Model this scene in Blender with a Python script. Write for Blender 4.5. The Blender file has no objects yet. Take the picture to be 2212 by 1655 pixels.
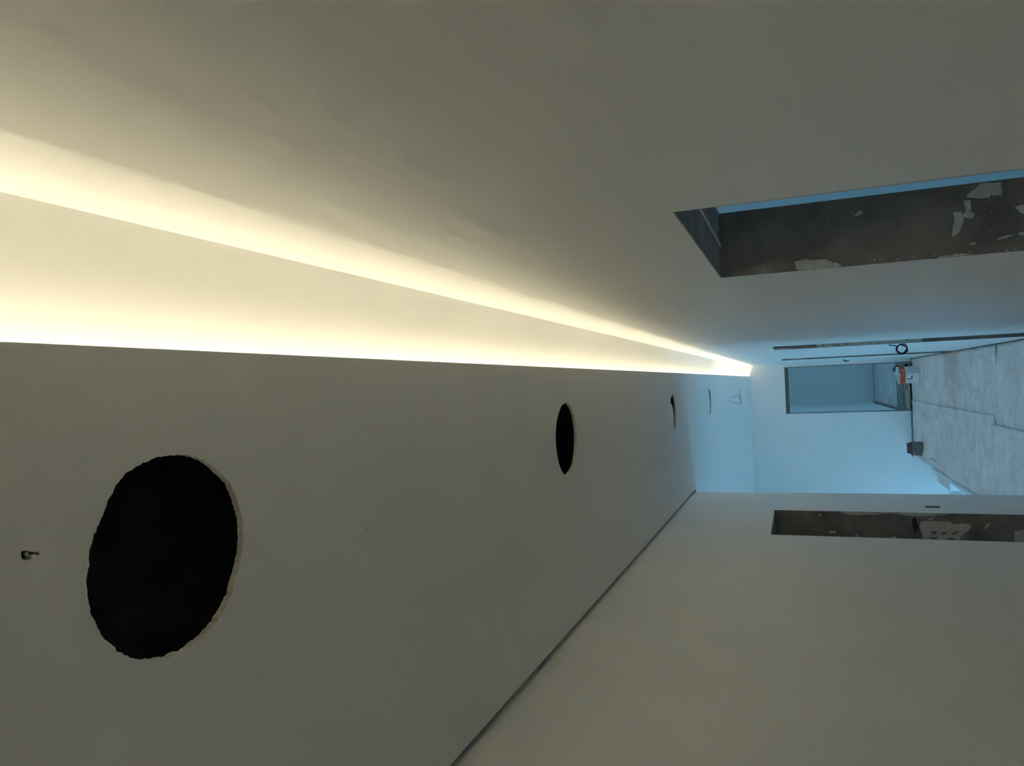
import bpy, bmesh, math, random
from mathutils import Vector, Matrix, noise
from mathutils.geometry import delaunay_2d_cdt

random.seed(7)
SC = bpy.context.scene
COL = SC.collection

# ------------------------------------------------------------------ camera
# the photograph was taken with the phone turned: image right is "down" in the room
CAM_H = 1.8875
F_PX = 1585.56
RIGHT = Vector((0.99910936, 0.00584471, -0.04178914))
UP = Vector((0.04110394, -0.35865308, 0.93256551))
FWD = Vector((0.00953723, 0.93345263, 0.35857389))
cam_data = bpy.data.cameras.new('camera')
cam = bpy.data.objects.new('camera', cam_data)
COL.objects.link(cam)
ax, ay, az = -UP, RIGHT, -FWD
cam.matrix_world = Matrix(((ax.x, ay.x, az.x, 0), (ax.y, ay.y, az.y, 0), (ax.z, ay.z, az.z, CAM_H), (0, 0, 0, 1)))
cam_data.sensor_fit = 'HORIZONTAL'
cam_data.sensor_width = 36.0
cam_data.lens = F_PX / 2212.0 * 36.0
cam_data.clip_start = 0.02
SC.camera = cam

# ------------------------------------------------------------------ world, exposure
SKY_COLOR = (0.205, 0.54, 0.90, 1)
SKY_STRENGTH = 3.5
LED_STRENGTH = 28.5
LED_COLOR = (1.0, 0.895, 0.64, 1)
EXPOSURE = 0.06
world = bpy.data.worlds.new('overcast_sky')
SC.world = world
world.use_nodes = True
bg = world.node_tree.nodes['Background']
bg.inputs[0].default_value = SKY_COLOR
bg.inputs[1].default_value = SKY_STRENGTH
vs = SC.view_settings
vs.view_transform = 'Standard'
vs.look = 'None'
vs.gamma = 1.0
vs.use_curve_mapping = False
vs.exposure = EXPOSURE
SC.cycles.use_denoising = True
SC.cycles.max_bounces = 11
SC.cycles.use_adaptive_sampling = True
SC.cycles.adaptive_threshold = 0.2
SC.cycles.diffuse_bounces = 10
SC.cycles.glossy_bounces = 3
SC.cycles.sample_clamp_indirect = 6.0


def portal(name, loc, rot, sx, sy):
    """window portal: guides the sky light through a real window opening (emits nothing itself)"""
    l = bpy.data.lights.new(name, 'AREA')
    l.shape = 'RECTANGLE'
    l.size, l.size_y = sx, sy
    l.cycles.is_portal = True
    o = bpy.data.objects.new(name, l)
    COL.objects.link(o)
    o.location = loc
    o.rotation_euler = rot


# ------------------------------------------------------------------ measured dimensions (metres)
XR, XE, XL = 0.2635, 0.072, -0.8475        # right wall, cove edge of dropped ceiling, left edge of dropped ceiling
XLW = -0.8695                               # left wall surface (shadow gap between)
ZC, ZU = 2.654, 2.768                       # dropped ceiling, cove ceiling
YF, YC = 14.3146, 5.981                     # end wall, corner of the left wall
YB = -2.2                                   # wall behind the camera
TW = 0.163                                  # wall thickness
ZTOP = 3.10
LX = -3.4                                   # outer wall beyond the stairwell
RX = 3.4                                    # outer wall of the rooms on the right
KX = -1.385                                 # floor edge at stairwell


def ray(x, y):
    return FWD + RIGHT * ((827.5 - y) / F_PX) + UP * ((1106 - x) / F_PX)


def hit(x, y, axis, v):
    """point where the line of sight through photo pixel (x, y) meets the plane axis = v"""
    d = ray(x, y)
    o = Vector((0, 0, CAM_H))
    t = (v - o[axis]) / d[axis]
    return o + d * t


# ------------------------------------------------------------------ materials
def new_mat(name):
    m = bpy.data.materials.new(name)
    m.use_nodes = True
    nt = m.node_tree
    b = nt.nodes['Principled BSDF']
    return m, nt, b


def node(nt, kind, **kw):
    n = nt.nodes.new(kind)
    for k, v in kw.items():
        if hasattr(n, k):
            setattr(n, k, v)
        else:
            n.inputs[k.replace('_', ' ')].default_value = v
    return n


def plain(name, color, rough=0.6, var=0.12, scale=6.0, bump=0.15, bscale=60.0, stretch=(1, 1, 1), metallic=0.0, bdist=0.01):
    m, nt, b = new_mat(name)
    tc = node(nt, 'ShaderNodeTexCoord')
    mp = node(nt, 'ShaderNodeMapping')
    mp.inputs['Scale'].default_value = stretch
    nt.links.new(tc.outputs['Object'], mp.inputs['Vector'])
    n1 = node(nt, 'ShaderNodeTexNoise')
    n1.inputs['Scale'].default_value = scale
    n1.inputs['Detail'].default_value = 5 if bump else 1
    nt.links.new(mp.outputs[0], n1.inputs['Vector'])
    cr = node(nt, 'ShaderNodeValToRGB')
    c = Vector(color[:3])
    cr.color_ramp.elements[0].position = 0.3
    cr.color_ramp.elements[1].position = 0.7
    cr.color_ramp.elements[0].color = (*(c * (1 - var)), 1)
    cr.color_ramp.elements[1].color = (*[min(1, v) for v in c * (1 + var)], 1)
    nt.links.new(n1.outputs[0], cr.inputs[0])
    nt.links.new(cr.outputs[0], b.inputs['Base Color'])
    b.inputs['Roughness'].default_value = rough
    b.inputs['Metallic'].default_value = metallic
    if bump:
        n2 = node(nt, 'ShaderNodeTexNoise')
        n2.inputs['Scale'].default_value = bscale
        n2.inputs['Detail'].default_value = 4
        nt.links.new(mp.outputs[0], n2.inputs['Vector'])
        bp = node(nt, 'ShaderNodeBump')
        bp.inputs['Strength'].default_value = bump
        bp.inputs['Distance'].default_value = bdist
        nt.links.new(n2.outputs[0], bp.inputs['Height'])
        nt.links.new(bp.outputs[0], b.inputs['Normal'])
    return m


PAINT = (0.88, 0.875, 0.85)
M_CEIL = plain('skimmed_ceiling_paint', PAINT, 0.8, 0.012, 3, 0.0)
M_WALL = plain('skimmed_wall_paint', PAINT, 0.75, 0.015, 3, 0.0)


def wall_wave_mat():
    # hand-trowelled wall: long shallow waves along its length, seen in grazing light
    m, nt, b = new_mat('trowelled_wall_paint')
    b.inputs['Base Color'].default_value = (*PAINT, 1)
    b.inputs['Roughness'].default_value = 0.42
    tc = node(nt, 'ShaderNodeTexCoord')
    mp = node(nt, 'ShaderNodeMapping')
    mp.inputs['Scale'].default_value = (1, 0.12, 1)
    nt.links.new(tc.outputs['Object'], mp.inputs['Vector'])
    n1 = node(nt, 'ShaderNodeTexNoise')
    n1.inputs['Scale'].default_value = 22
    n1.inputs['Detail'].default_value = 2
    nt.links.new(mp.outputs[0], n1.inputs['Vector'])
    b1 = node(nt, 'ShaderNodeBump')
    b1.inputs['Strength'].default_value = 0.42
    b1.inputs['Distance'].default_value = 0.007
    nt.links.new(n1.outputs[0], b1.inputs['Height'])
    nt.links.new(b1.outputs[0], b.inputs['Normal'])
    return m


M_WAVE = wall_wave_mat()
M_CONC = plain('raw_concrete', (0.31, 0.295, 0.275), 0.85, 0.3, 9, 0.5, 45, bdist=0.004)
M_PATCH = plain('plaster_remnant', (0.86, 0.86, 0.83), 0.85, 0.12, 40, 0.4, 120, bdist=0.003)
M_HOLE = plain('painted_hole_shade', (0.06, 0.055, 0.05), 0.9, 0.2, 4, 0.2, 30)  # near-black colour standing in for the shade inside holes and pits
M_GYPSUM = plain('cut_plasterboard_core', (0.86, 0.80, 0.68), 0.9, 0.14, 60, 0.5, 160, bdist=0.002)
M_BLACK = plain('black_cable_jacket', (0.012, 0.012, 0.014), 0.45, 0.1, 30, 0.1, 200)
M_WIRE = plain('brown_wire', (0.10, 0.045, 0.035), 0.5, 0.1, 30, 0.1, 200)
M_ANCHOR = plain('rusty_anchor', (0.10, 0.035, 0.025), 0.7, 0.3, 200, 0.3, 400)
M_WHITE = plain('white_frame', (0.75, 0.76, 0.77), 0.4, 0.03, 10, 0.05, 100)
M_FLOOR = plain('rough_brown_screed', (0.36, 0.30, 0.24), 0.9, 0.3, 5, 0.5, 40, bdist=0.006)
M_CBOX = plain('grey_brown_cardboard', (0.19, 0.165, 0.15), 0.8, 0.25, 14, 0.2, 60)
M_CBOX_IN = plain('brown_cardboard_inner', (0.15, 0.10, 0.08), 0.8, 0.2, 14, 0.2, 60)
M_ORANGE = plain('orange_print', (0.62, 0.085, 0.012), 0.5, 0.12, 30, 0.05, 100)
M_CARTON = plain('white_carton', (0.80, 0.80, 0.80), 0.5, 0.03, 20, 0.05, 100)
M_INK = plain('black_print', (0.02, 0.02, 0.03), 0.5, 0.05, 30, 0.0)
M_GREYINK = plain('grey_print', (0.50, 0.52, 0.55), 0.6, 0.1, 30, 0.0)
M_BINK = plain('faded_grey_print', (0.30, 0.29, 0.28), 0.6, 0.1, 30, 0.0)
M_GREENISH = plain('pale_green_plastic', (0.55, 0.68, 0.60), 0.35, 0.15, 20, 0.1, 60)
M_SCRAP = plain('reddish_cardboard_scrap', (0.24, 0.13, 0.10), 0.85, 0.3, 18, 0.3, 60)
M_PLANK = plain('dusty_plank', (0.62, 0.60, 0.54), 0.8, 0.15, 8, 0.2, 80, stretch=(6, 1, 1))


def paper_mat(name, color):
    # dusty kraft protection paper: blotches of dust, scuffs and rows of small faded print
    m, nt, b = new_mat(name)
    tc = node(nt, 'ShaderNodeTexCoord')
    mp = node(nt, 'ShaderNodeMapping')
    mp.inputs['Scale'].default_value = (1, 0.7, 1)
    nt.links.new(tc.outputs['Object'], mp.inputs['Vector'])
    dust = node(nt, 'ShaderNodeTexNoise')
    dust.inputs['Scale'].default_value = 2.6
    dust.inputs['Detail'].default_value = 9
    dust.inputs['Roughness'].default_value = 0.74
    dust.inputs['Distortion'].default_value = 1.2
    nt.links.new(mp.outputs[0], dust.inputs['Vector'])
    r1 = node(nt, 'ShaderNodeValToRGB')
    c = Vector(color)
    r1.color_ramp.elements[0].position = 0.36
    r1.color_ramp.elements[0].color = (*(c * 0.78), 1)
    r1.color_ramp.elements[1].position = 0.66
    r1.color_ramp.elements[1].color = (*[min(.95, v) for v in (c * 0.75 + Vector((.24, .27, .28)))], 1)
    nt.links.new(dust.outputs[0], r1.inputs[0])
    # rows of print running across the roll
    sep = node(nt, 'ShaderNodeSeparateXYZ')
    nt.links.new(tc.outputs['Object'], sep.inputs[0])
    row = node(nt, 'ShaderNodeMath', operation='FRACT')
    mul = node(nt, 'ShaderNodeMath', operation='MULTIPLY')
    mul.inputs[1].default_value = 3.1
    nt.links.new(sep.outputs['Y'], mul.inputs[0])
    nt.links.new(mul.outputs[0], row.inputs[0])
    band = node(nt, 'ShaderNodeMath', operation='LESS_THAN')
    band.inputs[1].default_value = 0.20
    nt.links.new(row.outputs[0], band.inputs[0])
    mp2 = node(nt, 'ShaderNodeMapping')
    mp2.inputs['Scale'].default_value = (1, 0.25, 1)
    nt.links.new(tc.outputs['Object'], mp2.inputs['Vector'])
    ch = node(nt, 'ShaderNodeTexNoise')
    ch.inputs['Scale'].default_value = 95
    ch.inputs['Detail'].default_value = 2
    nt.links.new(mp2.outputs[0], ch.inputs['Vector'])
    cht = node(nt, 'ShaderNodeMath', operation='GREATER_THAN')
    cht.inputs[1].default_value = 0.55
    nt.links.new(ch.outputs[0], cht.inputs[0])
    wn = node(nt, 'ShaderNodeTexNoise')
    wn.inputs['Scale'].default_value = 4.5
    nt.links.new(tc.outputs['Object'], wn.inputs['Vector'])
    wnt = node(nt, 'ShaderNodeMath', operation='GREATER_THAN')
    wnt.inputs[1].default_value = 0.48
    nt.links.new(wn.outputs[0], wnt.inputs[0])
    a1 = node(nt, 'ShaderNodeMath', operation='MULTIPLY')
    nt.links.new(band.outputs[0], a1.inputs[0])
    nt.links.new(cht.outputs[0], a1.inputs[1])
    a2 = node(nt, 'ShaderNodeMath', operation='MULTIPLY')
    nt.links.new(a1.outputs[0], a2.inputs[0])
    nt.links.new(wnt.outputs[0], a2.inputs[1])
    a3 = node(nt, 'ShaderNodeMath', operation='MULTIPLY')
    nt.links.new(a2.outputs[0], a3.inputs[0])
    a3.inputs[1].default_value = 0.28
    mx = node(nt, 'ShaderNodeMix', data_type='RGBA')
    nt.links.new(a3.outputs[0], mx.inputs['Factor'])
    nt.links.new(r1.outputs[0], mx.inputs['A'])
    mx.inputs['B'].default_value = (0.13, 0.14, 0.17, 1)
    # white plaster specks
    sp = node(nt, 'ShaderNodeTexNoise')
    sp.inputs['Scale'].default_value = 26
    sp.inputs['Detail'].default_value = 3
    nt.links.new(mp2.outputs[0], sp.inputs['Vector'])
    spt = node(nt, 'ShaderNodeMath', operation='GREATER_THAN')
    spt.inputs[1].default_value = 0.69
    nt.links.new(sp.outputs[0], spt.inputs[0])
    sp5 = node(nt, 'ShaderNodeMath', operation='MULTIPLY')
    sp5.inputs[1].default_value = 0.6
    nt.links.new(spt.outputs[0], sp5.inputs[0])
    mx2 = node(nt, 'ShaderNodeMix', data_type='RGBA')
    nt.links.new(sp5.outputs[0], mx2.inputs['Factor'])
    nt.links.new(mx.outputs['Result'], mx2.inputs['A'])
    mx2.inputs['B'].default_value = (0.8, 0.8, 0.8, 1)
    nt.links.new(mx2.outputs['Result'], b.inputs['Base Color'])
    b.inputs['Roughness'].default_value = 0.72
    # wrinkles: ridged noise folded into creases, plus a finer crumple
    mp3 = node(nt, 'ShaderNodeMapping')
    mp3.inputs['Scale'].default_value = (1.0, 0.55, 1)
    mp3.inputs['Rotation'].default_value = (0, 0, 0.5)
    nt.links.new(tc.outputs['Object'], mp3.inputs['Vector'])
    bn = node(nt, 'ShaderNodeTexNoise')
    bn.inputs['Scale'].default_value = 4.5
    bn.inputs['Detail'].default_value = 4
    bn.inputs['Distortion'].default_value = 0.8
    nt.links.new(mp3.outputs[0], bn.inputs['Vector'])
    sub = node(nt, 'ShaderNodeMath', operation='SUBTRACT')
    sub.inputs[1].default_value = 0.5
    nt.links.new(bn.outputs[0], sub.inputs[0])
    ab = node(nt, 'ShaderNodeMath', operation='ABSOLUTE')
    nt.links.new(sub.outputs[0], ab.inputs[0])
    bn2 = node(nt, 'ShaderNodeTexNoise')
    bn2.inputs['Scale'].default_value = 22
    bn2.inputs['Detail'].default_value = 5
    nt.links.new(mp.outputs[0], bn2.inputs['Vector'])
    bp0 = node(nt, 'ShaderNodeBump')
    bp0.inputs['Strength'].default_value = 0.9
    bp0.inputs['Distance'].default_value = 0.05
    nt.links.new(ab.outputs[0], bp0.inputs['Height'])
    bp = node(nt, 'ShaderNodeBump')
    bp.inputs['Strength'].default_value = 0.5
    bp.inputs['Distance'].default_value = 0.012
    nt.links.new(bn2.outputs[0], bp.inputs['Height'])
    nt.links.new(bp0.outputs[0], bp.inputs['Normal'])
    nt.links.new(bp.outputs[0], b.inputs['Normal'])
    return m


M_PAPER = paper_mat('dusty_kraft_paper', (0.92, 0.80, 0.76))


def glass_mat():
    m, nt, b = new_mat('window_glass')
    nt.nodes.remove(b)
    out = nt.nodes['Material Output']
    tr = node(nt, 'ShaderNodeBsdfTransparent')
    tr.inputs[0].default_value = (0.95, 0.97, 0.97, 1)
    gl = node(nt, 'ShaderNodeBsdfGlossy')
    gl.inputs['Roughness'].default_value = 0.02
    ms = node(nt, 'ShaderNodeMixShader')
    ms.inputs[0].default_value = 0.06
    nt.links.new(tr.outputs[0], ms.inputs[1])
    nt.links.new(gl.outputs[0], ms.inputs[2])
    nt.links.new(ms.outputs[0], out.inputs['Surface'])
    return m


M_GLASS = glass_mat()


def emit_mat(name, color, strength):
    m, nt, b = new_mat(name)
    b.inputs['Base Color'].default_value = (0.8, 0.78, 0.7, 1)
    b.inputs['Emission Color'].default_value = color
    b.inputs['Emission Strength'].default_value = strength
    return m


# ------------------------------------------------------------------ builders
def link(name, me, mat=None, parent=None):
    o = bpy.data.objects.new(name, me)
    COL.objects.link(o)
    if mat is not None:
        for m in (mat if isinstance(mat, (list, tuple)) else [mat]):
            me.materials.append(m)
    if parent is not None:
        o.parent = parent
        o.matrix_parent_inverse = Matrix.Translation(-parent.location) if parent.parent is None else Matrix()
    return o


def from_bm(name, bm, mat=None, parent=None, smooth=False):
    bmesh.ops.recalc_face_normals(bm, faces=bm.faces)
    me = bpy.data.meshes.new(name)
    bm.to_mesh(me)
    bm.free()
    if smooth:
        for p in me.polygons:
            p.use_smooth = True
    return link(name, me, mat, parent)


def tag(o, label, category, group=None):
    o['label'] = label
    o['category'] = category
    if group:
        o['group'] = group
    return o


def struct(o):
    o['kind'] = 'structure'
    return o


def empty(name, loc):
    o = bpy.data.objects.new(name, None)
    o.empty_display_size = 0.1
    COL.objects.link(o)
    o.location = loc
    return o


def inside(p, poly):
    x, y = p
    c = False
    n = len(poly)
    for i in range(n):
        x1, y1 = poly[i]
        x2, y2 = poly[(i + 1) % n]
        if (y1 > y) != (y2 > y) and x < (x2 - x1) * (y - y1) / (y2 - y1) + x1:
            c = not c
    return c


def plate(name, axis, pos, thick, outline, holes=(), mat=None, parent=None, rim=None):
    """flat slab with real holes. axis 'x','y' or 'z'; outline and holes are 2D loops in the other two axes."""
    loops = [list(outline)] + [list(h) for h in holes]
    pts, edges = [], []
    for lp in loops:
        s = len(pts)
        pts += [Vector(p) for p in lp]
        edges += [(s + i, s + (i + 1) % len(lp)) for i in range(len(lp))]
    vs2, es2, fs2, *_ = delaunay_2d_cdt(pts, edges, [], 0, 1e-6)
    tris = []
    for f in fs2:
        c = sum((vs2[i] for i in f), Vector((0, 0))) / len(f)
        if inside(c, outline) and not any(inside(c, h) for h in holes):
            tris.append(f)

    def p3(p, d):
        if axis == 'x':
            return (pos + d, p[0], p[1])
        if axis == 'y':
            return (p[0], pos + d, p[1])
        return (p[0], p[1], pos + d)
    bm = bmesh.new()
    a = [bm.verts.new(p3(v, 0)) for v in vs2]
    b = [bm.verts.new(p3(v, thick)) for v in vs2]
    for f in tris:
        bm.faces.new([a[i] for i in f])
        bm.faces.new([b[i] for i in reversed(f)])
    cnt = {}
    for f in tris:
        for i in range(len(f)):
            e = (f[i], f[(i + 1) % len(f)])
            cnt[tuple(sorted(e))] = cnt.get(tuple(sorted(e)), 0) + 1
    outer = loops[0]
    ob = [Vector(p) for p in outer]
    for (i, j), n in cnt.items():
        if n == 1:
            fc = bm.faces.new((a[i], a[j], b[j], b[i]))
            if rim is not None:
                mid = (vs2[i] + vs2[j]) / 2
                on_outer = any(abs((ob[(k + 1) % len(ob)] - ob[k]).cross(mid - ob[k])) / max(1e-9, (ob[(k + 1) % len(ob)] - ob[k]).length) < 1e-4 for k in range(len(ob)))
                if not on_outer:
                    fc.material_index = 1
    loose = [v for v in bm.verts if not v.link_faces]
    bmesh.ops.delete(bm, geom=loose, context='VERTS')
    return from_bm(name, bm, [mat, rim] if rim is not None else mat, parent)


def rect(a0, b0, a1, b1):
    return [(a0, b0), (a1, b0), (a1, b1), (a0, b1)]


def add_box(bm, x0, y0, z0, x1, y1, z1, bevel=0.0):
    r = bmesh.ops.create_cube(bm, size=1.0)
    for v in r['verts']:
        v.co = Vector(((x0 + x1) / 2 + v.co.x * (x1 - x0), (y0 + y1) / 2 + v.co.y * (y1 - y0), (z0 + z1) / 2 + v.co.z * (z1 - z0)))
    if bevel:
        es = list({e for v in r['verts'] for e in v.link_edges})
        bmesh.ops.bevel(bm, geom=es, offset=bevel, segments=2, affect='EDGES', profile=0.7)
    return r['verts']


def box(name, x0, y0, z0, x1, y1, z1, mat, parent=None, bevel=0.0):
    bm = bmesh.new()
    add_box(bm, x0, y0, z0, x1, y1, z1, bevel)
    return from_bm(name, bm, mat, parent)


def tube(name, pts, radius, mat, parent=None, seg=8):
    """round cable through a list of points"""
    pts = [Vector(p) for p in pts]
    bm = bmesh.new()
    rings = []
    ref = Vector((0.3, 0.2, 0.93)).normalized()
    for i, p in enumerate(pts):
        t = (pts[min(i + 1, len(pts) - 1)] - pts[max(i - 1, 0)]).normalized()
        n = t.cross(ref)
        if n.length < 0.05:
            n = t.cross(Vector((1, 0, 0)))
        n.normalize()
        bb = t.cross(n)
        rings.append([bm.verts.new(p + (n * math.cos(2 * math.pi * k / seg) + bb * math.sin(2 * math.pi * k / seg)) * radius) for k in range(seg)])
    for r0, r1 in zip(rings, rings[1:]):
        for k in range(seg):
            bm.faces.new((r0[k], r0[(k + 1) % seg], r1[(k + 1) % seg], r1[k]))
    bm.faces.new(list(reversed(rings[0])))
    bm.faces.new(rings[-1])
    return from_bm(name, bm, mat, parent, smooth=True)


def smooth_path(pts, n=8):
    """Catmull-Rom through points"""
    P = [Vector(p) for p in pts]
    P = [P[0] * 2 - P[1]] + P + [P[-1] * 2 - P[-2]]
    out = []
    for i in range(1, len(P) - 2):
        for k in range(n):
            t = k / n
            a, b, c, d = P[i - 1], P[i], P[i + 1], P[i + 2]
            out.append(0.5 * ((2 * b) + (c - a) * t + (2 * a - 5 * b + 4 * c - d) * t * t + (3 * b - a - 3 * c + d) * t ** 3))
    out.append(P[-2])
    return out


def jagged(poly, amp, step):
    """subdivide a 2D loop and roughen it, like a torn or sawn edge"""
    out = []
    n = len(poly)
    for i in range(n):
        a, b = Vector(poly[i]), Vector(poly[(i + 1) % n])
        k = max(1, int((b - a).length / step))
        for j in range(k):
            p = a.lerp(b, j / k)
            out.append((p.x + random.uniform(-amp, amp), p.y + random.uniform(-amp, amp)))
    return out


def px_loop(pts, axis, v, off=(0, 0), s=1.0):
    """photo-pixel outline -> 2D loop on the plane axis = v"""
    out = []
    for x, y in pts:
        p = hit(off[0] + x / s, off[1] + y / s, axis, v)
        out.append(tuple(p[i] for i in range(3) if i != axis))
    return out


# ================================================================== STRUCTURE
DOORS_R = [(1.145, 1.937, 2.051), (6.33, 7.074, 2.043), (10.45, 11.25, 2.034)]
ZJ = 0.018                                  # the wall stops just above the floor
outl = [(YB, ZJ)]
for y0, y1, zt in DOORS_R:
    outl += [(y0, ZJ), (y0, zt), (y1, zt), (y1, ZJ)]
outl += [(YF, ZJ), (YF, ZTOP), (YB, ZTOP)]
wall_right = struct(plate('wall_right', 'x', XR, TW, outl, mat=M_WAVE))
wall_right['label'] = 'trowelled white hall wall with three raw door openings under the cove light'

LD0, LD1, LDZ = 4.355, 5.179, 2.047
sw = px_loop([(1996, 1093), (2000, 1097.2), (2030, 1097.2), (2031, 1093.5)], 0, XLW)
outl = [(YB, 0), (LD0, 0), (LD0, LDZ), (LD1, LDZ), (LD1, 0), (YC, 0), (YC, ZTOP), (YB, ZTOP)]
wall_left = struct(plate('wall_left', 'x', XLW, -TW, outl, [jagged(sw, 0.002, 0.02)], mat=M_WALL, rim=M_CONC))
wall_left['label'] = 'white hall wall with one dark raw doorway, opposite the cove light'
box('switch_box_back', XLW - 0.05, 5.34, 1.02, XLW - 0.045, 5.50, 1.18, plain('green_switch_box', (0.12, 0.15, 0.08), 0.7, 0.2, 30), wall_left)

wall_end = struct(plate('wall_end', 'y', YF, TW, rect(LX, -2.8, RX, ZTOP), [rect(-0.632, 0.0, 0.199, 2.048), rect(KX + 0.02, 0.001, -0.646, 0.030)], mat=M_WALL))
wall_end['label'] = 'white end wall with a bare door opening, running down into the stairwell'
struct(plate('wall_back', 'y', YB, -TW, rect(LX, -0.25, RX, ZTOP), mat=M_WALL))
WIN_L = (6.7, 8.4, -2.65, 1.3)
WIN_L2 = (11.2, 14.0, -2.65, 0.55)
struct(plate('wall_stair', 'x', LX, -0.25, rect(YB, -2.8, 14.6, ZTOP), [rect(w[0], w[2], w[1], w[3]) for w in (WIN_L, WIN_L2)], mat=M_WALL))
struct(plate('wall_return', 'y', YC - TW, TW - 0.001, rect(LX, -2.8, XLW - TW, ZTOP), mat=M_WALL))
WIN_R1 = (2.9, 4.4, 0.65, 2.3)
WIN_R2 = (15.9, 18.6, 0.75, 2.25)
struct(plate('wall_outer', 'x', RX, 0.25, rect(YB, -0.25, 21.0, ZTOP),
             [rect(WIN_R1[0], WIN_R1[2], WIN_R1[1], WIN_R1[3]), rect(WIN_R2[0], WIN_R2[2], WIN_R2[1], WIN_R2[3])], mat=M_WALL))
struct(plate('wall_room_far', 'y', 4.6, TW, rect(XR + TW, 0, RX, ZTOP), mat=M_WALL))
struct(plate('wall_room_middle', 'y', 8.9, TW, rect(XR + TW, 0, RX, ZTOP), mat=M_WALL))
struct(plate('wall_bedroom_left', 'x', -0.70, -TW, rect(YF + TW, 0.03, 20.95, ZTOP), mat=M_WALL))
struct(plate('wall_bedroom_back', 'y', 20.8, TW, rect(-1.0, 0, RX, ZTOP), mat=M_WALL))
struct(plate('wall_stairwell', 'x', KX, 0.12, rect(YC, -2.8, YF, -0.25), mat=M_WALL))

floor = struct(plate('floor', 'z', 0.0, -0.25, [(LX, YB), (RX, YB), (RX, 21), (-1.0, 21), (-1.0, YF), (KX, YF), (KX, YC), (LX, YC)], mat=M_FLOOR))
floor['label'] = 'rough brown screed floor under the paper sheets'
struct(plate('floor_lower', 'z', -2.8, -0.2, rect(LX, YC - TW, KX + 0.12, YF + TW), mat=M_FLOOR))

# --- dropped plasterboard ceiling with its sawn holes
H1 = [(1105, 225), (1165, 238), (1230, 270), (1300, 325), (1370, 400), (1415, 500), (1445, 620), (1452, 720), (1440, 830), (1415, 930),
      (1380, 1060), (1335, 1150), (1270, 1250), (1190, 1330), (1100, 1395), (1000, 1435), (900, 1452), (830, 1452), (740, 1425), (670, 1370),
      (610, 1310), (570, 1240), (540, 1160), (520, 1070), (515, 980), (525, 890), (530, 800), (550, 730), (590, 640), (620, 560), (645, 500),
      (690, 410), (750, 340), (830, 285), (920, 245), (1000, 230)]
hole1 = jagged(px_loop(H1, 2, ZC, (0, 900), 2.7586), 0.0013, 0.0045)
H2 = [(500, 528), (525, 540), (550, 575), (570, 625), (585, 700), (597, 800), (597, 900), (590, 1000), (575, 1080), (550, 1130), (520, 1165),
      (490, 1175), (465, 1140), (445, 1090), (428, 1020), (417, 940), (410, 850), (413, 770), (422, 690), (440, 620), (462, 560)]
hole2 = jagged(px_loop(H2, 2, ZC, (1100, 740), 4.0963), 0.0012, 0.009)
H3 = [(335, 825), (355, 850), (375, 910), (388, 980), (400, 1100), (407, 1220), (405, 1400), (402, 1500), (385, 1560), (372, 1600),
      (365, 1500), (358, 1400), (352, 1230), (340, 1150), (320, 1060), (283, 1005), (290, 930), (305, 870)]
hole3 = px_loop(H3, 2, ZC, (1420, 770), 10.055)


def disc(cx, cy, r, n=40, amp=0.0015):
    return [(cx + (r + random.uniform(-amp, amp)) * math.cos(2 * math.pi * k / n), cy + (r + random.uniform(-amp, amp)) * math.sin(2 * math.pi * k / n)) for k in range(n)]


hole4 = px_loop([(1125, 695), (1145, 740), (1158, 820), (1165, 940), (1165, 1080), (1160, 1200), (1150, 1270), (1128, 1250), (1138, 1150), (1140, 1000), (1125, 850), (1110, 750)], 2, ZC, (1420, 770), 10.055)
hole5 = px_loop([(1787, 725), (1798, 720), (1808, 850), (1808, 1010), (1792, 1010), (1785, 880)], 2, ZC, (1420, 770), 10.055)
hole6 = px_loop([(1953, 645), (1960, 640), (1970, 940), (1962, 940)], 2, ZC, (1420, 770), 10.055)
KEY = [(630, 720), (700, 680), (800, 670), (860, 690), (940, 715), (1040, 740), (1110, 705), (1185, 760), (1150, 822), (1090, 828), (1040, 790),
       (960, 810), (945, 900), (860, 960), (740, 975), (660, 930), (630, 850)]
keyhole = px_loop(KEY, 2, ZC, (0, 1140), 13.79)
co = [(XL, YB), (XE, YB), (XE, YF - 0.006), (LX, YF - 0.006), (LX, YC), (XL, YC)]   # open joint at the end wall
ceiling = struct(plate('ceiling', 'z', ZC, 0.0105, co, [hole1, hole2, hole3, hole4, hole5, hole6, keyhole], mat=M_CEIL, rim=M_GYPSUM))
ceiling['label'] = 'dropped plasterboard ceiling with sawn round lamp holes'
struct(plate('ceiling_cove', 'z', ZU, 0.02, rect(-0.044, YB, XR, YF), mat=M_CEIL))
struct(plate('ceiling_slab', 'z', ZTOP, 0.2, rect(LX - 0.25, YB - TW, RX + 0.25, 21.2), mat=M_CONC))
struct(plate('ceiling_room', 'z', 2.72, 0.02, rect(XR + TW, YB, RX, YF), mat=M_CEIL))
struct(plate('ceiling_bedroom', 'z', 2.72, 0.02, rect(-0.70, YF + TW, RX, 20.8), mat=M_CEIL))
struct(box('trim_1', -0.058, YB, ZC + 0.0126, -0.045, YF, ZTOP, M_CONC))                 # board closing the void behind the cove
g = struct(box('trim_2', XLW, YB, ZC + 0.040, XL, YC, ZC + 0.055, M_WALL))                     # closes the open joint along the left wall, 4 cm up
g['label'] = 'strip closing the open joint between ceiling and hall wall'
struct(box('trim_3', KX + 0.021, YF + 0.12, 0.002, -0.647, YF + 0.13, 0.029, M_WALL))      # back of the open joint at the foot of the end wall
for i, (a, b) in enumerate([(YB, 1.145), (1.937, 6.33), (7.074, 10.45), (11.25, YF)]):
    struct(box('trim_%d' % (12 + i), XR + 0.10, a, 0.0, XR + 0.11, b, 0.018, M_WALL))           # back of the open joint under the wall
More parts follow.
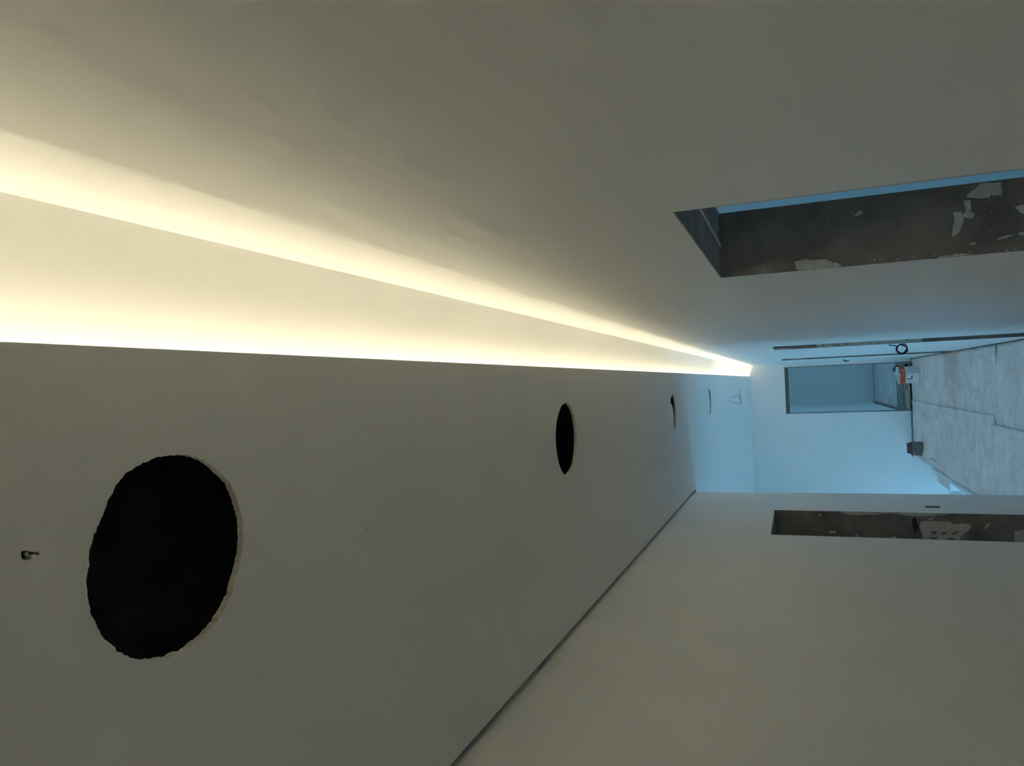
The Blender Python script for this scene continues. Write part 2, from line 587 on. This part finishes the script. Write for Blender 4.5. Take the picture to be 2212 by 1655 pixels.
# thin dark edging left around the bare door opening in the end wall
ds = struct(box('trim_7', -0.644, YF - 0.004, 0.0, -0.632, YF + 0.001, 2.06, M_CONC))
ds = struct(box('trim_8', 0.199, YF - 0.004, 0.0, 0.211, YF + 0.001, 2.06, M_CONC))
plate('lintel_lining', 'z', 2.048, -0.004, rect(-0.631, YF, 0.198, YF + TW), mat=M_CONC, parent=wall_end)
plate('jamb_lining', 'x', -0.632, 0.003, rect(YF, 0.0, YF + TW, 2.043), mat=M_CONC, parent=wall_end)
plate('jamb_lining', 'x', 0.199, -0.003, rect(YF, 0.0, YF + TW, 2.043), mat=M_CONC, parent=wall_end)

struct(box('trim_10', -0.81, YF + TW, 0.0, -0.80, 20.8, 0.03, M_WALL))
hd = struct(box('trim_11', -0.631, YF + 0.02, 1.983, 0.198, YF + 0.09, 2.043, plain('grey_brown_timber', (0.125, 0.115, 0.085), 0.7, 0.2, 12, 0.2, 60)))
hd['label'] = 'grey brown timber head across the top of the end doorway'


# --- kerb at the stairwell edge
k = struct(box('trim_9', KX - 0.045, YC, -0.25, KX, 12.2, 0.075, M_WHITE, bevel=0.006))
k['label'] = 'white kerb along the stairwell edge'

# --- windows that let the daylight in (beyond the frame)
def window(name, x, y0, y1, z0, z1, nx, parent_mat=M_WHITE):
    bm = bmesh.new()
    t = 0.05
    for (a0, b0, a1, b1) in ((y0, z0, y1, z0 + t), (y0, z1 - t, y1, z1), (y0, z0 + t, y0 + t, z1 - t), (y1 - t, z0 + t, y1, z1 - t)):
        add_box(bm, x - 0.03, a0, b0, x + 0.03, a1, b1)
    for i in range(1, nx):
        yy = y0 + (y1 - y0) * i / nx
        add_box(bm, x - 0.03, yy - 0.03, z0 + t, x + 0.03, yy + 0.03, z1 - t)
    w = struct(from_bm(name, bm, parent_mat))
    for i in range(nx):
        ya = y0 + (y1 - y0) * i / nx + 0.04
        yb = y0 + (y1 - y0) * (i + 1) / nx - 0.04
        box('pane', x - 0.004, ya, z0 + t, x + 0.004, yb, z1 - t, M_GLASS, w)
    return w


window('window_1', LX - 0.12, *WIN_L, 2)
window('window_4', LX - 0.12, *WIN_L2, 3)
window('window_2', RX + 0.12, *WIN_R1, 2)
window('window_3', RX + 0.12, *WIN_R2, 2)
for nm, x, (y0, y1, z0, z1), s in (('window_stair_offscreen', LX - 0.24, WIN_L, 1), ('window_stair_end_offscreen', LX - 0.24, WIN_L2, 1),
                                   ('window_room_offscreen', RX + 0.24, WIN_R1, -1), ('window_bedroom_offscreen', RX + 0.24, WIN_R2, -1)):
    portal(nm, (x, (y0 + y1) / 2, (z0 + z1) / 2), (0, -s * math.pi / 2, 0), z1 - z0, y1 - y0)

# --- raw linings of the door openings with remnants of plaster
def lining(parent, pos, x0, x1, ztop, mat):
    return plate('jamb_lining', 'y', pos, -0.003, rect(min(x0, x1), 0.0, max(x0, x1), ztop), mat=mat, parent=parent)


def patch(parent, pos, pts, off, s, mat, amp=0.0006, step=0.004, t=0.003):
    lp = jagged(px_loop(pts, 1, pos, off, s), amp, step)
    plate('plaster_and_pit_patch', 'y', pos - 0.0031, -t, lp, mat=mat, parent=parent)


J1 = DOORS_R[0][1]
jl = lining(wall_right, J1, XR, XR + TW, DOORS_R[0][2], M_CONC)
plate('lintel_lining', 'z', DOORS_R[0][2], -0.003, rect(XR, DOORS_R[0][0], XR + TW, J1 - 0.003), mat=M_CONC, parent=wall_right)
plate('lintel_strip', 'z', DOORS_R[0][2] - 0.003, -0.0015, rect(XR + 0.075, DOORS_R[0][0], XR + 0.085, J1 - 0.003), mat=M_PATCH, parent=wall_right)
plate('jamb_lining', 'y', DOORS_R[0][0], 0.003, rect(XR, 0.0, XR + TW, 2.047), mat=M_CONC, parent=wall_right)
O5 = (1980, 350)
for pts in ([(1075, 375), (1430, 358), (1445, 575), (1300, 585), (1270, 545), (1230, 600), (1100, 628), (900, 622), (830, 610), (870, 550), (1000, 460)],
            [(800, 670), (900, 650), (920, 760), (900, 850), (975, 900), (950, 975), (820, 960), (780, 930), (830, 830)],
            [(600, 860), (740, 850), (775, 930), (795, 985), (740, 1150), (680, 1250), (600, 1290), (590, 1230), (640, 960)],
            [(1660, 780), (1740, 735), (1900, 770), (1900, 925), (1760, 880), (1700, 810)],
            [(1340, 1310), (1480, 1275), (1620, 1235), (1600, 1275), (1450, 1315), (1360, 1335)],
            [(890, 1390), (1000, 1375), (970, 1425), (920, 1415)],
            [(1720, 1220), (1850, 1190), (1850, 1240), (1750, 1260)],
            [(360, 1620), (560, 1590), (780, 1565), (900, 1570), (900, 1585), (560, 1615), (380, 1640)]):
    patch(jl, J1, pts, O5, 7.88, M_PATCH, 0.0013, 0.0035)
for pts in ([(890, 600), (960, 585), (1010, 597), (1060, 588), (1100, 595), (1165, 625), (1080, 640), (910, 655)],
            [(1215, 310), (1240, 328), (1280, 305), (1283, 332), (1240, 342)]):
    patch(jl, J1, pts, (1380, 340), 2.6587, M_PATCH, 0.0022, 0.004)

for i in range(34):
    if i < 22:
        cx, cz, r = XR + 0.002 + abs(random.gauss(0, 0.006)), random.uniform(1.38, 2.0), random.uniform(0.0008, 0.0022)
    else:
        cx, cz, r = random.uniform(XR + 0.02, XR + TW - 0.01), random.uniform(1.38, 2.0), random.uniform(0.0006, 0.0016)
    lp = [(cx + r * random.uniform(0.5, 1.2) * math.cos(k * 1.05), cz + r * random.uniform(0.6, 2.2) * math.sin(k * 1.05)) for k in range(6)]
    plate('plaster_and_pit_patch', 'y', J1 - 0.0031, -0.002, lp, mat=M_PATCH if i % 5 else M_HOLE, parent=jl)  # every fifth one is a small pit, its shade painted dark

JL = LD1
jb = lining(wall_left, JL, XLW - TW, XLW, LDZ, M_CONC)
plate('lintel_lining', 'z', LDZ, -0.003, rect(XLW - TW, LD0, XLW, LD1 - 0.003), mat=M_CONC, parent=wall_left)
OL = (1620, 1040)
for pts in ([(720, 240), (780, 262), (860, 272), (960, 265), (1080, 262), (1150, 258), (1250, 270), (1330, 280), (1430, 282), (1500, 275), (1600, 268), (1600, 262), (1300, 256), (1000, 250)],
            [(1375, 325), (1420, 318), (1520, 322), (1620, 325), (1640, 345), (1750, 340), (1785, 360), (1770, 395), (1700, 440), (1690, 475), (1400, 475), (1385, 420), (1365, 370)],
            [(1430, 303), (1480, 288), (1490, 296), (1440, 315)],
            [(1900, 350), (1945, 330), (1910, 375), (1880, 392)],
            [(2130, 400), (2250, 385), (2250, 490), (2130, 485)],
            [(630, 400), (690, 398), (700, 415), (650, 422)],
            [(850, 430), (870, 430), (880, 450), (855, 452)],
            [(1120, 455), (1180, 445), (1170, 464)],
            [(555, 255), (572, 262), (564, 287)]):
    patch(jb, JL, pts, OL, 3.736, M_PATCH, 0.003, 0.012)
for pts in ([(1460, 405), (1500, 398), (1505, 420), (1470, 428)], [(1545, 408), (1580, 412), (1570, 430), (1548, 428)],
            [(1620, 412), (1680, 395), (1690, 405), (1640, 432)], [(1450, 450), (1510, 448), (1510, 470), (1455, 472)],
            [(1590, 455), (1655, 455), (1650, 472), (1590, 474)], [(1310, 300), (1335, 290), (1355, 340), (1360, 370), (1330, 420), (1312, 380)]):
    patch(jb, JL, pts, OL, 3.736, M_HOLE if pts[0][0] == 1310 else M_CONC, 0.002, 0.012, 0.006)  # large blotch is a hole, its darkness painted on a flat patch

J2 = DOORS_R[1][1]
j2 = lining(wall_right, J2, XR, XR + TW, DOORS_R[1][2], M_CONC)
plate('lintel_lining', 'z', DOORS_R[1][2], -0.003, rect(XR, DOORS_R[1][0], XR + TW, J2 - 0.003), mat=M_CONC, parent=wall_right)
O2 = (1650, 700)
patch(j2, J2, [(725, 270), (1300, 235), (2200, 175), (2230, 250), (1400, 296), (1090, 312), (1020, 318), (760, 328)], O2, 6.506, M_PATCH, 0.002, 0.02)
patch(j2, J2, [(150, 345), (250, 335), (390, 342), (390, 348), (160, 362)], O2, 6.506, M_PATCH, 0.002, 0.02)
for pts in ([(800, 312), (850, 275), (860, 280), (835, 312)], [(905, 275), (940, 272), (935, 300)], [(960, 275), (975, 272), (990, 305), (970, 308)],
            [(1000, 300), (1025, 280), (1090, 303), (1000, 312)], [(1130, 295), (1150, 268), (1185, 292)], [(1990, 215), (2030, 208), (2035, 225), (2000, 232)],
            [(1450, 265), (1520, 245), (1500, 268)]):
    patch(j2, J2, pts, O2, 6.506, M_CONC, 0.002, 0.02, 0.006)
J3 = DOORS_R[2][1]
lining(wall_right, J3, XR, XR + TW, DOORS_R[2][2], M_CONC)

# ================================================================== LAMP: LED strip lying behind the cove edge
def led(y0, y1, strength, label, tilt=60, cx=-0.026, cz=2.712):
    e = empty('led_strip', (-0.045, y0, 2.70))
    tag(e, label, 'light strip', 'cove led strips')
    th = math.radians(tilt)
    ux, uz = math.cos(th), math.sin(th)
    for nm, w, t0, t1, m in (('backing_tape', 0.013, -0.003, -0.0005, M_WHITE), ('diffuser', 0.011, -0.0005, 0.003, emit_mat('warm_led_glow', LED_COLOR, strength))):
        bm = bmesh.new()
        ring = [(cx + ux * t - uz * q, cz + uz * t + ux * q) for t, q in ((t0, -w), (t1, -w), (t1, w), (t0, w))]
        a = [bm.verts.new((x, y0, z)) for x, z in ring]
        b = [bm.verts.new((x, y1, z)) for x, z in ring]
        for i in range(4):
            bm.faces.new((a[i], a[(i + 1) % 4], b[(i + 1) % 4], b[i]))
        bm.faces.new(a)
        bm.faces.new(list(reversed(b)))
        from_bm(nm, bm, m, e)
    box('channel', -0.045, y0, 2.690, -0.038, y1, 2.716, M_WHITE, e)


led(YB, 8.95, LED_STRENGTH, 'long warm white led strip hidden in the ceiling cove over the near doors')
led(9.0, 14.25, LED_STRENGTH * 1.6, 'shorter warm white led strip hidden in the ceiling cove near the end wall', 38, -0.034, 2.708)

# ================================================================== THINGS
# --- paper sheets taped over the floor
def sheet(name, x0, y0, x1, y1, z, label, group=None, nx=24, ny=60, amp=0.006, curl_left=0.0, ragged=0.02, seed=0, skew=0.0, curl_right=0.0):
    bm = bmesh.new()
    top = []
    for j in range(ny + 1):
        row = []
        for i in range(nx + 1):
            u, v = i / nx, j / ny
            x = x0 + (x1 - x0) * u
            y = y0 + (y1 - y0 - skew * u * u) * v
            q = Vector((x * 3.1 + seed * 7.3, y * 1.7, seed))
            h = noise.noise(q) * amp + abs(noise.noise(q * 2.7)) * amp * 0.8
            # long creases across the sheet
            h += 0.006 * math.exp(-((v * ny * 0.21 + 0.25 * noise.noise(Vector((x * 2, seed, 0)))) % 3 - 1.5) ** 2 * 60)
            e = min(v, 1 - v) * (y1 - y0)
            yy = y + (0.5 - v) * 2 * max(0, 1 - e / 0.05) * ragged * noise.noise(Vector((x * 5, seed * 3.3, v * 9)))
            xx = x
            if i in (0, nx):
                xx += ragged * 0.5 * noise.noise(Vector((y * 3, seed, 4 + i)))
            if curl_right and x1 - x < 0.035:
                h += curl_right * (1 - (x1 - x) / 0.035)
            if curl_left and x - x0 < 0.24:
                c = 1 - (x - x0) / 0.24
                h += curl_left * c * c * (0.6 + 0.4 * noise.noise(Vector((y * 0.9, 3.3, seed))))
            row.append(bm.verts.new((xx, yy, z + max(0.0, h + amp * 0.5))))
        top.append(row)
    for j in range(ny):
        for i in range(nx):
            bm.faces.new((top[j][i], top[j][i + 1], top[j + 1][i + 1], top[j + 1][i]))
    loop = [top[0][i] for i in range(nx + 1)] + [top[j][nx] for j in range(1, ny + 1)] + [top[ny][i] for i in range(nx - 1, -1, -1)] + [top[j][0] for j in range(ny - 1, 0, -1)]
    low = [bm.verts.new((v.co.x, v.co.y, max(z - 0.0005, v.co.z - 0.003) if not curl_left else max(z - 0.0005, v.co.z - 0.004))) for v in loop]
    n = len(loop)
    for i in range(n):
        bm.faces.new((loop[i], low[i], low[(i + 1) % n], loop[(i + 1) % n]))
    o = from_bm(name, bm, M_PAPER, smooth=True)
    tag(o, label, 'paper sheet', group)
    return o


sheet('floor_paper', -0.50, 8.55, XR - 0.012, 14.20, 0.001, 'dusty kraft paper sheet on floor in front of end wall doorway', seed=1)
sheet('floor_paper', -0.57, 3.4, XR - 0.012, 8.66, 0.004, 'dusty kraft paper sheet along the hall beside the trowelled wall', seed=2, skew=0.2)
sheet('floor_paper', KX + 0.004, 8.70, -0.46, 14.26, 0.003, 'dusty kraft paper sheet with curled edge beside the stairwell kerb', curl_left=0.08, curl_right=0.012, nx=36, seed=3)
sheet('floor_paper', KX + 0.004, YC + 0.02, -0.55, 8.80, 0.006, 'dusty kraft paper sheet past the corner of the plain hall wall', curl_left=0.06, curl_right=0.012, nx=36, seed=4)
sheet('floor_paper', XLW + 0.012, YB + 0.05, XR - 0.012, 3.5, 0.008, 'dusty kraft paper sheet at the near end of the hall', seed=5)
sheet('floor_paper', -0.66, 16.3, 1.3, 20.6, 0.001, 'dusty kraft paper sheet on floor inside the room behind the doorway', seed=6, ny=40)

# --- white printed carton with orange band
def quad_prism(bm, p, d, z0, z1):
    """vertical prism over a 4-corner floor loop"""
    lo = [bm.verts.new((q[0], q[1], z0)) for q in p]
    hi = [bm.verts.new((q[0], q[1], z1)) for q in p]
    n = len(p)
    bm.faces.new(list(reversed(lo)))
    bm.faces.new(hi)
    for i in range(n):
        bm.faces.new((lo[i], lo[(i + 1) % n], hi[(i + 1) % n], hi[i]))


A = hit(1987.2, 807, 2, 0.008)
U = (hit(1982.5, 791, 2, 0.008) - A)
U.z = 0
wlen = U.length
V = (hit(1986, 828.5, 2, 0.008) - A)
V.z = 0
vlen = V.length
# square the corner about the measured bisector
ua = math.atan2(U.y, U.x)
va = math.atan2(V.y, V.x)
mid = (ua + va) / 2
U = Vector((math.cos(mid - math.pi / 4), math.sin(mid - math.pi / 4), 0))
V = Vector((math.cos(mid + math.pi / 4), math.sin(mid + math.pi / 4), 0))
CW, CL, CHH = 0.185, 0.185, 0.285
if abs(U.x) > 0:
    CW = 0.122 / abs(U.x)
    CL = 0.150 / abs(V.x)
carton = empty('paint_carton', A)
tag(carton, 'white printed carton with orange band standing before the end wall doorway', 'carton')


def face_box(name, org, du, dn, u0, u1, z0, z1, proud, mat, parent):
    bm = bmesh.new()
    p = [org + du * u0, org + du * u1, org + du * u1 - dn * proud, org + du * u0 - dn * proud]
    quad_prism(bm, p, None, z0, z1)
    return from_bm(name, bm, mat, parent)


def open_carton(parent, A, U, V, w, l, h, t, mat, base=0.008):
    bm = bmesh.new()
    z = A.z
    B = Vector((A.x, A.y, 0))

    def slab(u0, u1, v0, v1, z0, z1):
        quad_prism(bm, [B + U * u0 + V * v0, B + U * u1 + V * v0, B + U * u1 + V * v1, B + U * u0 + V * v1], None, z0, z1)
    slab(0, w, 0, l, z, z + t)
    slab(0, w, 0, t, z + t, z + h)
    slab(0, w, l - t, l, z + t, z + h)
    slab(0, t, t, l - t, z + t, z + h)
    slab(w - t, w, t, l - t, z + t, z + h)
    return from_bm('body', bm, mat, parent)


carton_body = open_carton(carton, A, U, V, CW, CL, CHH, 0.006, M_CARTON)
A0 = Vector((A.x, A.y, 0))
z0 = A.z
for du, dn, ln in ((U, V, CW), (V, U, CL)):
    face_box('orange_band', A0, du, dn, 0.003, ln - 0.003, z0 + CHH * 0.70, z0 + CHH * 0.985, 0.0015, M_ORANGE, carton)
# letter L on the lit face, faint rows of print on both faces
u0 = CL * 0.14
sgn = V
lx0, lx1 = CL * 0.18, CL * 0.55
face_box('printed_letter', A0, V, U, lx1 - 0.012, lx1, z0 + CHH * 0.36, z0 + CHH * 0.66, 0.0016, M_INK, carton_body)
face_box('printed_letter', A0, V, U, lx0, lx1 - 0.012, z0 + CHH * 0.36, z0 + CHH * 0.42, 0.0016, M_INK, carton_body)
for kz in range(3):
    face_box('print_line', A0, V, U, CL * 0.76, CL * 0.80, z0 + CHH * (0.36 + kz * 0.1), z0 + CHH * (0.43 + kz * 0.1), 0.0016, M_GREYINK, carton_body)
for kz in range(4):
    for ku in range(3):
        face_box('print_line', A0, U, V, CW * (0.15 + ku * 0.25), CW * (0.33 + ku * 0.25), z0 + CHH * (0.12 + kz * 0.12), z0 + CHH * (0.15 + kz * 0.12), 0.0016, M_GREYINK, carton_body)
for ku in range(2):
    face_box('print_line', A0, U, V, CW * (0.25 + ku * 0.0), CW * 0.72, z0 + CHH * (0.77 + ku * 0.09), z0 + CHH * (0.80 + ku * 0.09), 0.0026, M_CARTON, carton_body)


def flap(name, P, D, W, h, mat, parent, t=0.004):
    """carton flap: edge P..P+W, standing along D"""
    bm = bmesh.new()
    n = D.cross(W).normalized() * t
    q = [P, P + W, P + W * 0.96 + D * h, P + W * 0.04 + D * h]
    a = [bm.verts.new(v) for v in q]
    b = [bm.verts.new(v + n) for v in q]
    bm.faces.new(a)
    bm.faces.new(list(reversed(b)))
    for i in range(4):
        bm.faces.new((a[i], a[(i + 1) % 4], b[(i + 1) % 4], b[i]))
    return from_bm(name, bm, mat, parent)


zt = z0 + CHH
flap('flap', A0 + Vector((0, 0, zt)) + U * CW, (U * 0.25 + Vector((0, 0, 0.97))).normalized(), V * CL, 0.035, M_CARTON, carton)
flap('flap', A0 + Vector((0, 0, zt)) + V * CL, (V * 0.2 + Vector((0, 0, 0.97))).normalized(), U * CW, 0.025, M_CARTON, carton)


def lump(name, c, r, mat, seed, flat=0.6, parent=None):
    bm = bmesh.new()
    bmesh.ops.create_icosphere(bm, subdivisions=3, radius=1)
    for v in bm.verts:
        n = 1 + 0.3 * noise.noise(v.co * 1.7 + Vector((seed, 0, 0))) + 0.12 * noise.noise(v.co * 4 + Vector((0, seed, 0)))
        v.co = Vector((v.co.x * r[0] * n, v.co.y * r[1] * n, v.co.z * r[2] * n))
    zmin = min(v.co.z for v in bm.verts)
    for v in bm.verts:
        v.co += Vector((c[0], c[1], c[2] - zmin))
    return from_bm(name, bm, mat, parent, smooth=True)


cc = A0 + U * CW * 0.5 + V * CL * 0.5
for i, (fu, fv, rr, m, lb) in enumerate(((0.42, 0.72, 0.033, M_GREENISH, 'crumpled pale green plastic bag stuffed in the orange banded carton'),
                                         (0.52, 0.30, 0.033, M_CARTON, 'crumpled white plastic bag stuffed in the orange banded carton'))):
    p = A0 + U * CW * fu + V * CL * fv
    o = lump('plastic_bag', (p.x, p.y, z0 + 0.0065), (rr, rr, 0.13), m, i * 3.7)
    tag(o, lb, 'bag')

# --- small open grey-brown cardboard box by the stairwell
b1, b2 = hit(1996.6, 957, 2, 0.008), hit(1997.6, 985, 2, 0.008)
BX0, BX1, BY = b2.x, b1.x, 13.255
bin_ = empty('cardboard_box', (BX0, BY, 0.012))
tag(bin_, 'small dark open cardboard box on paper beside the end wall base', 'box')
bin_body = open_carton(bin_, Vector((BX0, BY, 0.012)), Vector((1, 0, 0)), Vector((0, 1, 0)), BX1 - BX0, 0.20, 0.155, 0.006, M_CBOX)
wb = BX1 - BX0
zt = 0.012 + 0.155
flap('flap', Vector((BX0 + 0.012, BY + 0.194, zt)), Vector((0, 0.15, 1)).normalized(), Vector((wb - 0.024, 0, 0)), 0.055, M_CBOX_IN, bin_)
flap('flap', Vector((BX0 + 0.004, BY + 0.01, zt)), Vector((-0.9, 0, -0.42)).normalized(), Vector((0, 0.17, 0)), 0.035, M_CBOX, bin_)
flap('flap', Vector((BX0 + 0.01, BY, zt)), Vector((0, -0.35, -0.9)).normalized(), Vector((wb - 0.02, 0, 0)), 0.03, M_CBOX, bin_)
for kz in range(3):
    for ku in range(2):
        box('print_line', BX0 + wb * (0.18 + 0.36 * ku), BY - 0.0015, 0.04 + kz * 0.028, BX0 + wb * (0.44 + 0.36 * ku), BY, 0.044 + kz * 0.028, M_BINK, bin_body)

# --- white strip of tape standing off the paper and the shade line of torn paper
p0, p1 = hit(2022.5, 1001, 2, 0.10), hit(2031, 984, 2, 0.035)
bm = bmesh.new()
d = (p1 - p0)
s = d.cross(Vector((0, 0, 1))).normalized() * 0.017
rows = []
for i in range(9):
    t = i / 8
    c = p0 + d * t + Vector((0, 0, 0.02 * math.sin(t * 3.1)))
    rows.append((bm.verts.new(c - s), bm.verts.new(c + s), bm.verts.new(c + s + Vector((0, 0, 0.003))), bm.verts.new(c - s + Vector((0, 0, 0.003)))))
for a, b in zip(rows, rows[1:]):
    for i in range(4):
        bm.faces.new((a[i], a[(i + 1) % 4], b[(i + 1) % 4], b[i]))
bm.faces.new(rows[0])
bm.faces.new(list(reversed(rows[-1])))
tag(from_bm('tape_strip', bm, plain('white_tape', (0.95, 0.95, 0.95), 0.35, 0.02, 20, 0.0)), 'short white strip of tape lying on the paper near the kerb end', 'tape')
arc = [hit(x, y, 2, 0.05) for x, y in ((2008.5, 990.5), (2013, 991), (2017.5, 994), (2021, 998), (2022, 1000.5))]  # dark tube drawn in place of the shade along the torn paper
tag(tube('torn_paper_shade', smooth_path(arc, 5), 0.005, M_CBOX), 'curved dark line added as the shade of torn paper beside the white tape', 'wire')

# --- coil of black cable hanging from the wall
coil = empty('cable_coil', (XR, 7.2, 1.05))
tag(coil, 'coil of black cable hanging from the trowelled wall past the second doorway', 'cable')
YW = 7.2
c0 = hit(1946, 754, 1, YW)
for kx in range(4):
    rx, rz = 0.034 + 0.004 * kx, 0.036 + 0.003 * kx
    pts = []
    for i in range(41):
        a = 2 * math.pi * i / 40 + kx
        pts.append((c0.x + rx * math.cos(a) + 0.004 * math.sin(3 * a + kx), YW - 0.03 + kx * 0.006 + 0.01 * math.sin(a * 2 + kx), c0.z + rz * math.sin(a) - 0.003 * kx + 0.004 * math.cos(2 * a + kx)))
    tube('loop', pts, 0.0036, M_BLACK, coil)
st = hit(1921, 743, 1, YW)
tube('lead', smooth_path([(XR + 0.02, YW + 0.02, st.z + 0.01), (XR - 0.004, YW, st.z), (c0.x + 0.025, YW - 0.02, c0.z + 0.038), (c0.x, YW - 0.03, c0.z + 0.041), (c0.x - 0.032, YW - 0.02, c0.z + 0.015)], 8), 0.004, M_BLACK, coil)

# --- short cable stub by the far door
sp = hit(1825, 777, 0, XR)
tag(tube('cable_stub', smooth_path([(XR + 0.02, 12.6, 1.16), (XR - 0.006, 12.6, 1.15), (XR - 0.030, 12.6, 1.115), (XR - 0.015, 12.6, 1.075)], 6), 0.009, M_BLACK),
    'short black cable stub poking out of the wall by the end doorway', 'cable')

# --- thin brown wire loop hanging out of the ceiling
WY = 9.55
wp = [(1575.6, 863.5), (1578.1, 861), (1584, 858.6), (1591, 855), (1594, 855.5), (1597.5, 859), (1601.5, 863.5), (1602.8, 867.5), (1600.5, 871.4), (1594.5, 871.6), (1589, 871.2), (1584, 870), (1578, 866.5), (1575.4, 864)]
wpts = [hit(x, y, 1, WY) for x, y in wp]
wpts[0].z = ZC + 0.03
wpts[-1].z = ZC + 0.03
tag(tube('hanging_wire', smooth_path(wpts, 6), 0.0022, M_WIRE), 'thin brown wire loop hanging out of the dropped ceiling', 'wire')

# --- broken anchor in the small ceiling hole
kc = hit(60, 1199, 2, ZC)
an = lump('wall_anchor', (kc.x - 0.001, kc.y - 0.001, ZC + 0.006), (0.0055, 0.0055, 0.012), M_ANCHOR, 2.2)
tag(an, 'rusty broken anchor in the small chipped hole of the dropped ceiling', 'anchor')
lump('plaster_chip', (kc.x + 0.0005, kc.y + 0.0015, ZC + 0.003), (0.0020, 0.0024, 0.0016), M_PATCH, 5.1, parent=an)
for i, pts in enumerate(([(620, 690), (720, 650), (850, 645), (930, 670), (1050, 715), (1040, 740), (940, 715), (860, 690), (800, 670), (700, 680)],
                         [(690, 1000), (740, 978), (860, 962), (945, 905), (1000, 930), (960, 990), (840, 1040), (720, 1075)])):
    plate('chipped_edge', 'z', ZC, -0.0006, px_loop(pts, 2, ZC, (0, 1140), 13.79), mat=M_GYPSUM, parent=ceiling)
# torn paper fibres at the rim of the large hole
for x0, y0, x1, y1 in ((1155, 240, 1154, 178), (1275, 300, 1296, 268), (1215, 255, 1235, 238), (1180, 235, 1190, 205), (1250, 285, 1262, 262)):
    a, b = hit(x0 / 2.7586, 900 + y0 / 2.7586, 2, ZC), hit(x1 / 2.7586, 900 + y1 / 2.7586, 2, ZC - 0.004)
    tube('torn_fibre', [a, (a + b) / 2 + Vector((0, 0, -0.001)), b], 0.0005, M_PATCH, ceiling, 5)
for pts in ([(500, 870), (525, 845), (532, 890), (520, 905), (505, 895)],):
    plate('chipped_edge', 'z', ZC, -0.0008, px_loop(pts, 2, ZC, (0, 900), 2.7586), mat=M_PATCH, parent=ceiling)

# --- staircase going down to the left along the end wall
stair = empty('staircase', (KX, 13.28, -0.34))
tag(stair, 'paper covered stairs going down along the end wall beside the kerb', 'stairs')
M_TREAD = paper_mat('tread_paper', (0.82, 0.74, 0.70))
for i in range(9):
    x1 = -1.40 if i == 0 else -1.88 - 0.27 * (i - 1)
    x0 = -1.88 - 0.27 * i
    if x0 < LX + 0.02:
        break
    zz = -0.34 - 0.17 * i
    sb = box('step', x0, 13.30, zz - 0.20, x1, YF - 0.002, zz, M_WALL, stair)
    box('tread_cover', x0 + 0.004, 13.31, zz, x1, YF - 0.004, zz + 0.004, M_TREAD, stair)
    box('nosing', x0, 13.27, zz - 0.012, x1, 13.31, zz + 0.006, M_WHITE, stair)

# --- debris around the doorway
p = hit(1962, 784, 2, 0.0)
o = box('timber_block', 0.10, 14.06, 0.010, 0.19, 14.14, 0.055, M_SCRAP, bevel=0.004)
tag(o, 'reddish timber block on floor at the corner of the end wall doorway', 'block')
o = lump('rubble_bag', (0.10, 15.3, 0.0), (0.07, 0.10, 0.075), M_SCRAP, 8.2)
tag(o, 'crumpled reddish bag on the bare floor just inside the doorway', 'bag')
o = lump('black_rag', (0.155, 14.62, 0.0), (0.026, 0.05, 0.035), M_BLACK, 4.2)
tag(o, 'small black rag on the bare floor inside the doorway', 'rag')
bm = bmesh.new()
add_box(bm, -0.62, 14.66, 0.0, -0.30, 14.82, 0.022, 0.003)
tag(from_bm('plank', bm, M_PLANK), 'pale dusty plank lying on the bare floor inside the doorway', 'plank')
bm = bmesh.new()
add_box(bm, -0.60, 15.3, 0.0, -0.16, 15.75, 0.014, 0.003)
tag(from_bm('plasterboard_offcut', bm, M_CONC), 'flat grey board offcut on the bare floor inside the doorway', 'board')
